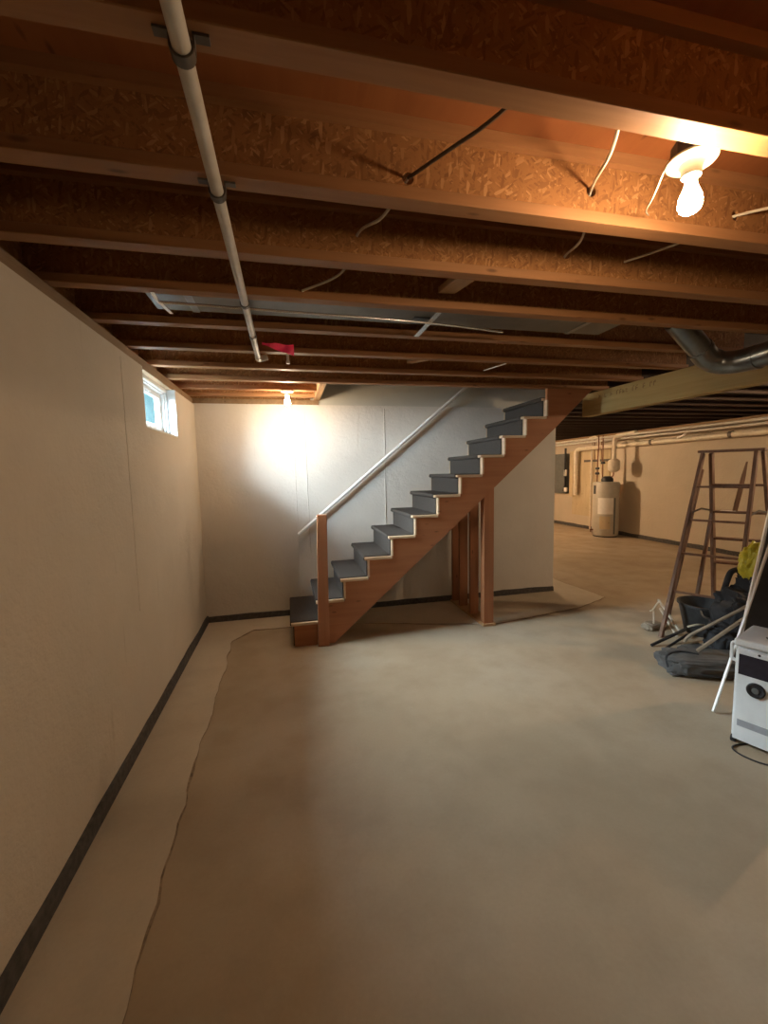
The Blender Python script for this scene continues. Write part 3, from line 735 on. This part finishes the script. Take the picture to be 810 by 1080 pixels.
MB().tube([(3.50,3.42,0.19),(3.53,3.42,0.20),(3.60,3.44,0.25),(3.63,3.44,0.27)], 0.008, 8, 4).tube([(3.54,3.42,0.195),(3.53,3.40,0.10),(3.52,3.40,0.008)], 0.008, 8, 4).build('pale_bracket', M['beige'], None, T('bent pale tube bracket standing left of the ladder foot','bracket',(3.53,3.42,0)))
b = lump((3.54,3.42,0.0), 0.09, 0.06, 0.035, 3.0, 0.2, 4); b.build('brown_rag', M['stick'], None, T('brown rag on the floor by the ladder foot','rag',(3.54,3.42,0)))
MB().tube([(3.60,3.10,0.13),(3.66,3.06,0.16),(3.74,3.05,0.15)], 0.009, 8, 4).build('pale_stub', M['beige'], None, T('short pale stick in front of the black tub','stick',(3.66,3.06,0.15)))
b = lump((3.40,2.84,0.0), 0.12, 0.09, 0.035, 6.0, 0.2, 4); b.build('grey_rag', M['tarp'], None, T('small grey cloth between black poles and grey canvas bundle','cloth',(3.44,2.92,0)))
# dark framed board and white pole leaning at the right edge
t = thing('framed_screen', 'dark board with white edge leaning behind the white appliance', 'screen', (3.1,2.32,0.2))
q1 = V(3.50,2.36,1.62); q0 = V(3.04,2.28,0.006).lerp(q1, 0.24)
dd = (q1-q0).normalized(); rr = V(0.86,-0.42,-0.10).normalized(); rr = (rr-dd*rr.dot(dd)).normalized()
b = MB(); n3 = dd.cross(rr).normalized()
vs = []
for s_ in (-0.006, 0.006):
    for a_, c_ in ((0.014,0.03),(0.014,1.25),(0.62,1.25),(0.62,0.10)):
        vs.append(b.bm.verts.new(q0+rr*a_+dd*c_+n3*s_))
for f in ((0,1,2,3),(7,6,5,4),(0,4,5,1),(1,5,6,2),(2,6,7,3),(3,7,4,0)): b.bm.faces.new([vs[i] for i in f])
b.build('board', M['meshdark'], t)
MB().bar(q0, q1, 0.014, 0.020, up=n3, bev=0.002).build('white_edge', M['white'], t)
MB().bar((2.687,2.103,0.010), (3.36,2.20,1.47), 0.015, 0.015, bev=0.002).build('white_pole', M['white'], None, T('slim white pole leaning from the floor beside the white appliance','pole',(2.687,2.103,0)))

# ------------------------------------------------------------------ far room
# storage water heater
wx, wy = 7.36, 8.56
t = thing('water_heater', 'grey storage water heater against the far right wall', 'water heater', (wx, wy, 0))
b = MB(); b.lathe([(0,0.03),(0.27,0.03),(0.285,0.05),(0.285,1.27),(0.275,1.295),(0,1.31)], (wx,wy,0), 44); b.build('tank', M['tanksteel'], t)
b = MB(); b.lathe([(0,0.0),(0.26,0.0),(0.26,0.04),(0,0.04)], (wx,wy,0), 32); b.build('base_ring', M['black'], t)
def wrap(z0, z1, a0, a1, r, mat, nm):
    b = MB(); n = 10; rows = []
    for i in range(n+1):
        a = a0+(a1-a0)*i/n
        rows.append([b.bm.verts.new((wx+r_*math.cos(a), wy+r_*math.sin(a), z)) for r_, z in ((r-0.004,z0),(r,z0),(r,z1),(r-0.004,z1))])
    for p, q in zip(rows, rows[1:]):
        for k in range(4): b.bm.faces.new((p[k], p[(k+1)%4], q[(k+1)%4], q[k]))
    b.bm.faces.new(rows[0]); b.bm.faces.new(rows[-1]); b.build(nm, mat, t, smooth=True)
D = math.radians
wrap(0.55, 0.93, D(195), D(262), 0.289, M['label'], 'paper_label')
wrap(0.20, 0.50, D(205), D(250), 0.289, M['plyback'], 'lower_label')
wrap(1.02, 1.22, D(165), D(182), 0.292, M['black'], 'thermostat_cover')
wrap(0.08, 0.93, D(266), D(274), 0.289, M['panelgrey'], 'seam_strip')
b = MB(); b.cyl((wx-0.27,wy+0.08,0.16),(wx-0.34,wy+0.10,0.16),0.018).cyl((wx-0.32,wy+0.1,0.16),(wx-0.32,wy+0.1,0.10),0.012).build('drain_valve', M['copper'], t)
b = MB(); b.lathe([(0,0.0),(0.13,0.0),(0.13,0.06),(0.10,0.11),(0.06,0.13),(0,0.13)], (wx-0.02,wy-0.05,1.305), 28); b.build('draft_cap', M['black'], t)
b = MB(); b.tube([(wx-0.12,wy+0.16,1.30),(wx-0.12,wy+0.16,1.75),(wx-0.1,wy+0.16,2.2),(wx-0.1,wy+0.17,2.42)], 0.014, 10, 3); b.tube([(wx-0.02,wy+0.1,1.40),(wx-0.02,wy+0.12,2.40)], 0.014, 10, 0); b.build('copper_pipe', M['copper'], t)
b = MB(); b.cyl((wx-0.16,wy+0.16,1.50),(wx-0.08,wy+0.16,1.50),0.03).cyl((wx-0.12,wy+0.12,1.62),(wx-0.12,wy+0.20,1.62),0.028).cyl((wx-0.06,wy+0.1,1.75),(wx+0.02,wy+0.1,1.75),0.03).build('valve', M['black'], t)
t = thing('expansion_tank', 'white expansion tank above the water heater with a white pipe rising from it', 'tank', (7.40,8.28,1.55))
b = MB(); b.lathe([(0,0.0),(0.06,0.01),(0.115,0.05),(0.13,0.09),(0.13,0.24),(0.115,0.28),(0.06,0.315),(0,0.32)], (7.38,8.36,1.52), 32); b.build('tank_body', M['pvc'], t)
b = MB(); b.tube([(7.38,8.36,1.83),(7.38,8.36,2.05),(7.38,8.36,2.26),(7.38,8.30,2.345),(7.38,8.16,2.36),(7.38,7.75,2.385)], 0.045, 16, 6); b.build('riser_pipe', M['pvc'], t)
MB().tube([(7.38,8.36,1.53),(7.38,8.38,1.44),(7.36,8.48,1.40)], 0.016, 8, 4).build('connector', M['copper'], t)
# pipes running the length of the right wall
def longpipe(x, z0, z1, y0, y1, r, mat, lab, nm='wall_pipe'):
    t = thing(nm, lab, 'pipe', (x, y0, z0))
    MB().cyl((x,y0,z0),(x,y1,z1), r, n=20).build('pipe_run', mat, t, smooth=True)
    return t
p = longpipe(7.35, 2.365, 2.345, -3.0, 11.6, 0.024, M['pipe'], 'upper slim grey pipe along the top of the far right wall')
p = longpipe(7.48, 2.300, 2.290, -3.0, 11.6, 0.024, M['pipe'], 'lower slim grey pipe along the top of the far right wall')
p = longpipe(7.66, 2.235, 2.14, -3.0, 9.85, 0.050, M['pvc'], 'thick cream drain pipe along the top of the far right wall')
for y, z in ((5.95,2.177),(7.62,2.165)):
    b = MB(); b.lathe([(0.0505,-0.03),(0.060,-0.03),(0.060,0.03),(0.0505,0.03)], (7.66,y,z), 24, (0,1,0)); b.build('coupling', M['clamp'], p)
MB().tube([(7.60,6.95,2.20),(7.56,6.78,2.24),(7.50,6.66,2.31)], 0.018, 10, 4).build('branch', M['white'], p)
MB().tube([(7.66,9.80,2.14),(7.66,9.98,2.13),(7.66,10.05,2.05),(7.66,10.06,1.8),(7.66,10.06,0.90)], 0.052, 16, 6).build('drop_pipe', M['pvc'], p)
# plywood backing board with slim vertical pipes
MB().box((XR-0.02, 8.95, 0.35), (XR-0.001, 10.35, 2.12)).build('backing_board', M['plyback'], None, T('pale plywood backing board on the far wall left of the water heater','board',(XR-0.01,9.6,0.35)))
MB().box((XR-0.06, 8.9, 1.79), (XR-0.021, 9.85, 1.85)).build('dark_rail', M['clamp'], None, T('dark horizontal rail on the backing board behind the water heater','rail',(XR-0.04,9.3,1.8)))
MB().tube([(7.62,9.50,2.40),(7.60,9.30,2.42),(7.58,9.18,2.38),(7.58,9.12,2.2),(7.58,9.06,1.7),(7.58,8.98,1.33)], 0.016, 8, 5).build('thin_drop_pipe', M['pvc'], None, T('thin pale pipe curving down to the left side of the water heater','pipe',(7.58,9.1,1.3)))
MB().cyl((7.72,9.52,0.0),(7.72,9.52,2.38),0.022).build('floor_to_joist_pipe', M['pvc'], None, T('slim pale vertical pipe from floor to joists left of the water heater','pipe',(7.72,9.52,0)))
for yy_ in (9.15, 9.28, 9.4): MB().tube([(7.70,yy_,2.40),(7.70,yy_,2.1),(7.70,yy_-0.02,1.84)], 0.009, 8, 3).build('copper_line', M['copper'], None, T('thin copper line dropping to the dark rail','pipe',(7.7,yy_,1.84),'copper lines above the dark rail'))
# grey service panel
t = thing('electrical_panel', 'dark grey electrical panel at the far left of the right wall', 'electrical panel', (7.7,10.9,1.0))
MB().box((7.70,10.52,0.92),(7.809,11.15,2.05),0.006).build('cabinet', M['panelgrey'], t)
MB().box((7.69,10.56,0.97),(7.699,11.11,2.00),0.002).build('panel_door', M['panelgrey'], t)
MB().tube([(7.66,10.50,2.2),(7.64,10.48,1.6),(7.66,10.50,1.2),(7.66,10.55,1.0)], 0.03, 8, 5).build('cable_bundle', M['black'], t)
b = MB(); b.box((7.62,10.44,1.42),(7.68,10.52,1.60),0.01); b.box((7.62,10.40,0.98),(7.68,10.50,1.10),0.01); b.build('white_box', M['label'], t)
MB().box((7.70,10.22,0.85),(7.72,10.36,2.1),0.002).build('board_edge', M['plyback'], None, T('narrow pale board edge beside the electrical panel','board',(7.71,10.3,0.85)))

# ------------------------------------------------------------------ light, world, camera
wld = bpy.data.worlds.new('sky'); SC.world = wld; wld.use_nodes = True
bg = wld.node_tree.nodes['Background']; bg.inputs[0].default_value = (0.36,0.74,0.86,1); bg.inputs[1].default_value = 0.95
def area(name, loc, target, sx_, sy_, power, col):
    l = bpy.data.lights.new(name, 'AREA'); l.shape = 'RECTANGLE'; l.size = sx_; l.size_y = sy_; l.energy = power; l.color = col
    o = bpy.data.objects.new(name, l); COL.objects.link(o); o.location = loc
    o.rotation_euler = (Vector(target)-Vector(loc)).to_track_quat('-Z','Y').to_euler(); return o
area('daylight', (-1.95, 2.3, 3.15), (-1.0, 3.75, 2.2), 1.7, 1.7, 330, (0.66,0.84,1.0))
area('daylight', (-2.5, 3.0, 2.62), (-1.0, 3.7, 2.2), 1.9, 1.0, 1500, (0.80,0.90,1.0))
area('daylight', (-2.1, 4.55, 3.3), (-1.0, 4.2, 2.2), 2.6, 1.2, 6200, (0.82,0.91,1.0))

cam = bpy.data.cameras.new('camera'); co = bpy.data.objects.new('camera', cam); COL.objects.link(co)
f_ = 442.0
d = Vector((304-405.0, 540-500.0, -f_)).normalized(); r = Vector((2400-405.0, 540-456.0, -f_)).normalized()
r = (r-d*r.dot(d)).normalized(); u = r.cross(d)
R3 = Matrix((r, d, u))
co.matrix_world = Matrix.Translation((0,0,1.64)) @ R3.to_4x4()
cam.sensor_fit = 'VERTICAL'; cam.sensor_height = 36.0; cam.sensor_width = 27.0; cam.lens = 36.0*f_/1080.0
cam.clip_start = 0.02; cam.clip_end = 60
SC.camera = co
vs_ = SC.view_settings; vs_.view_transform = 'Standard'; vs_.look = 'None'; vs_.gamma = 1.0; vs_.exposure = 0.0; vs_.use_curve_mapping = False
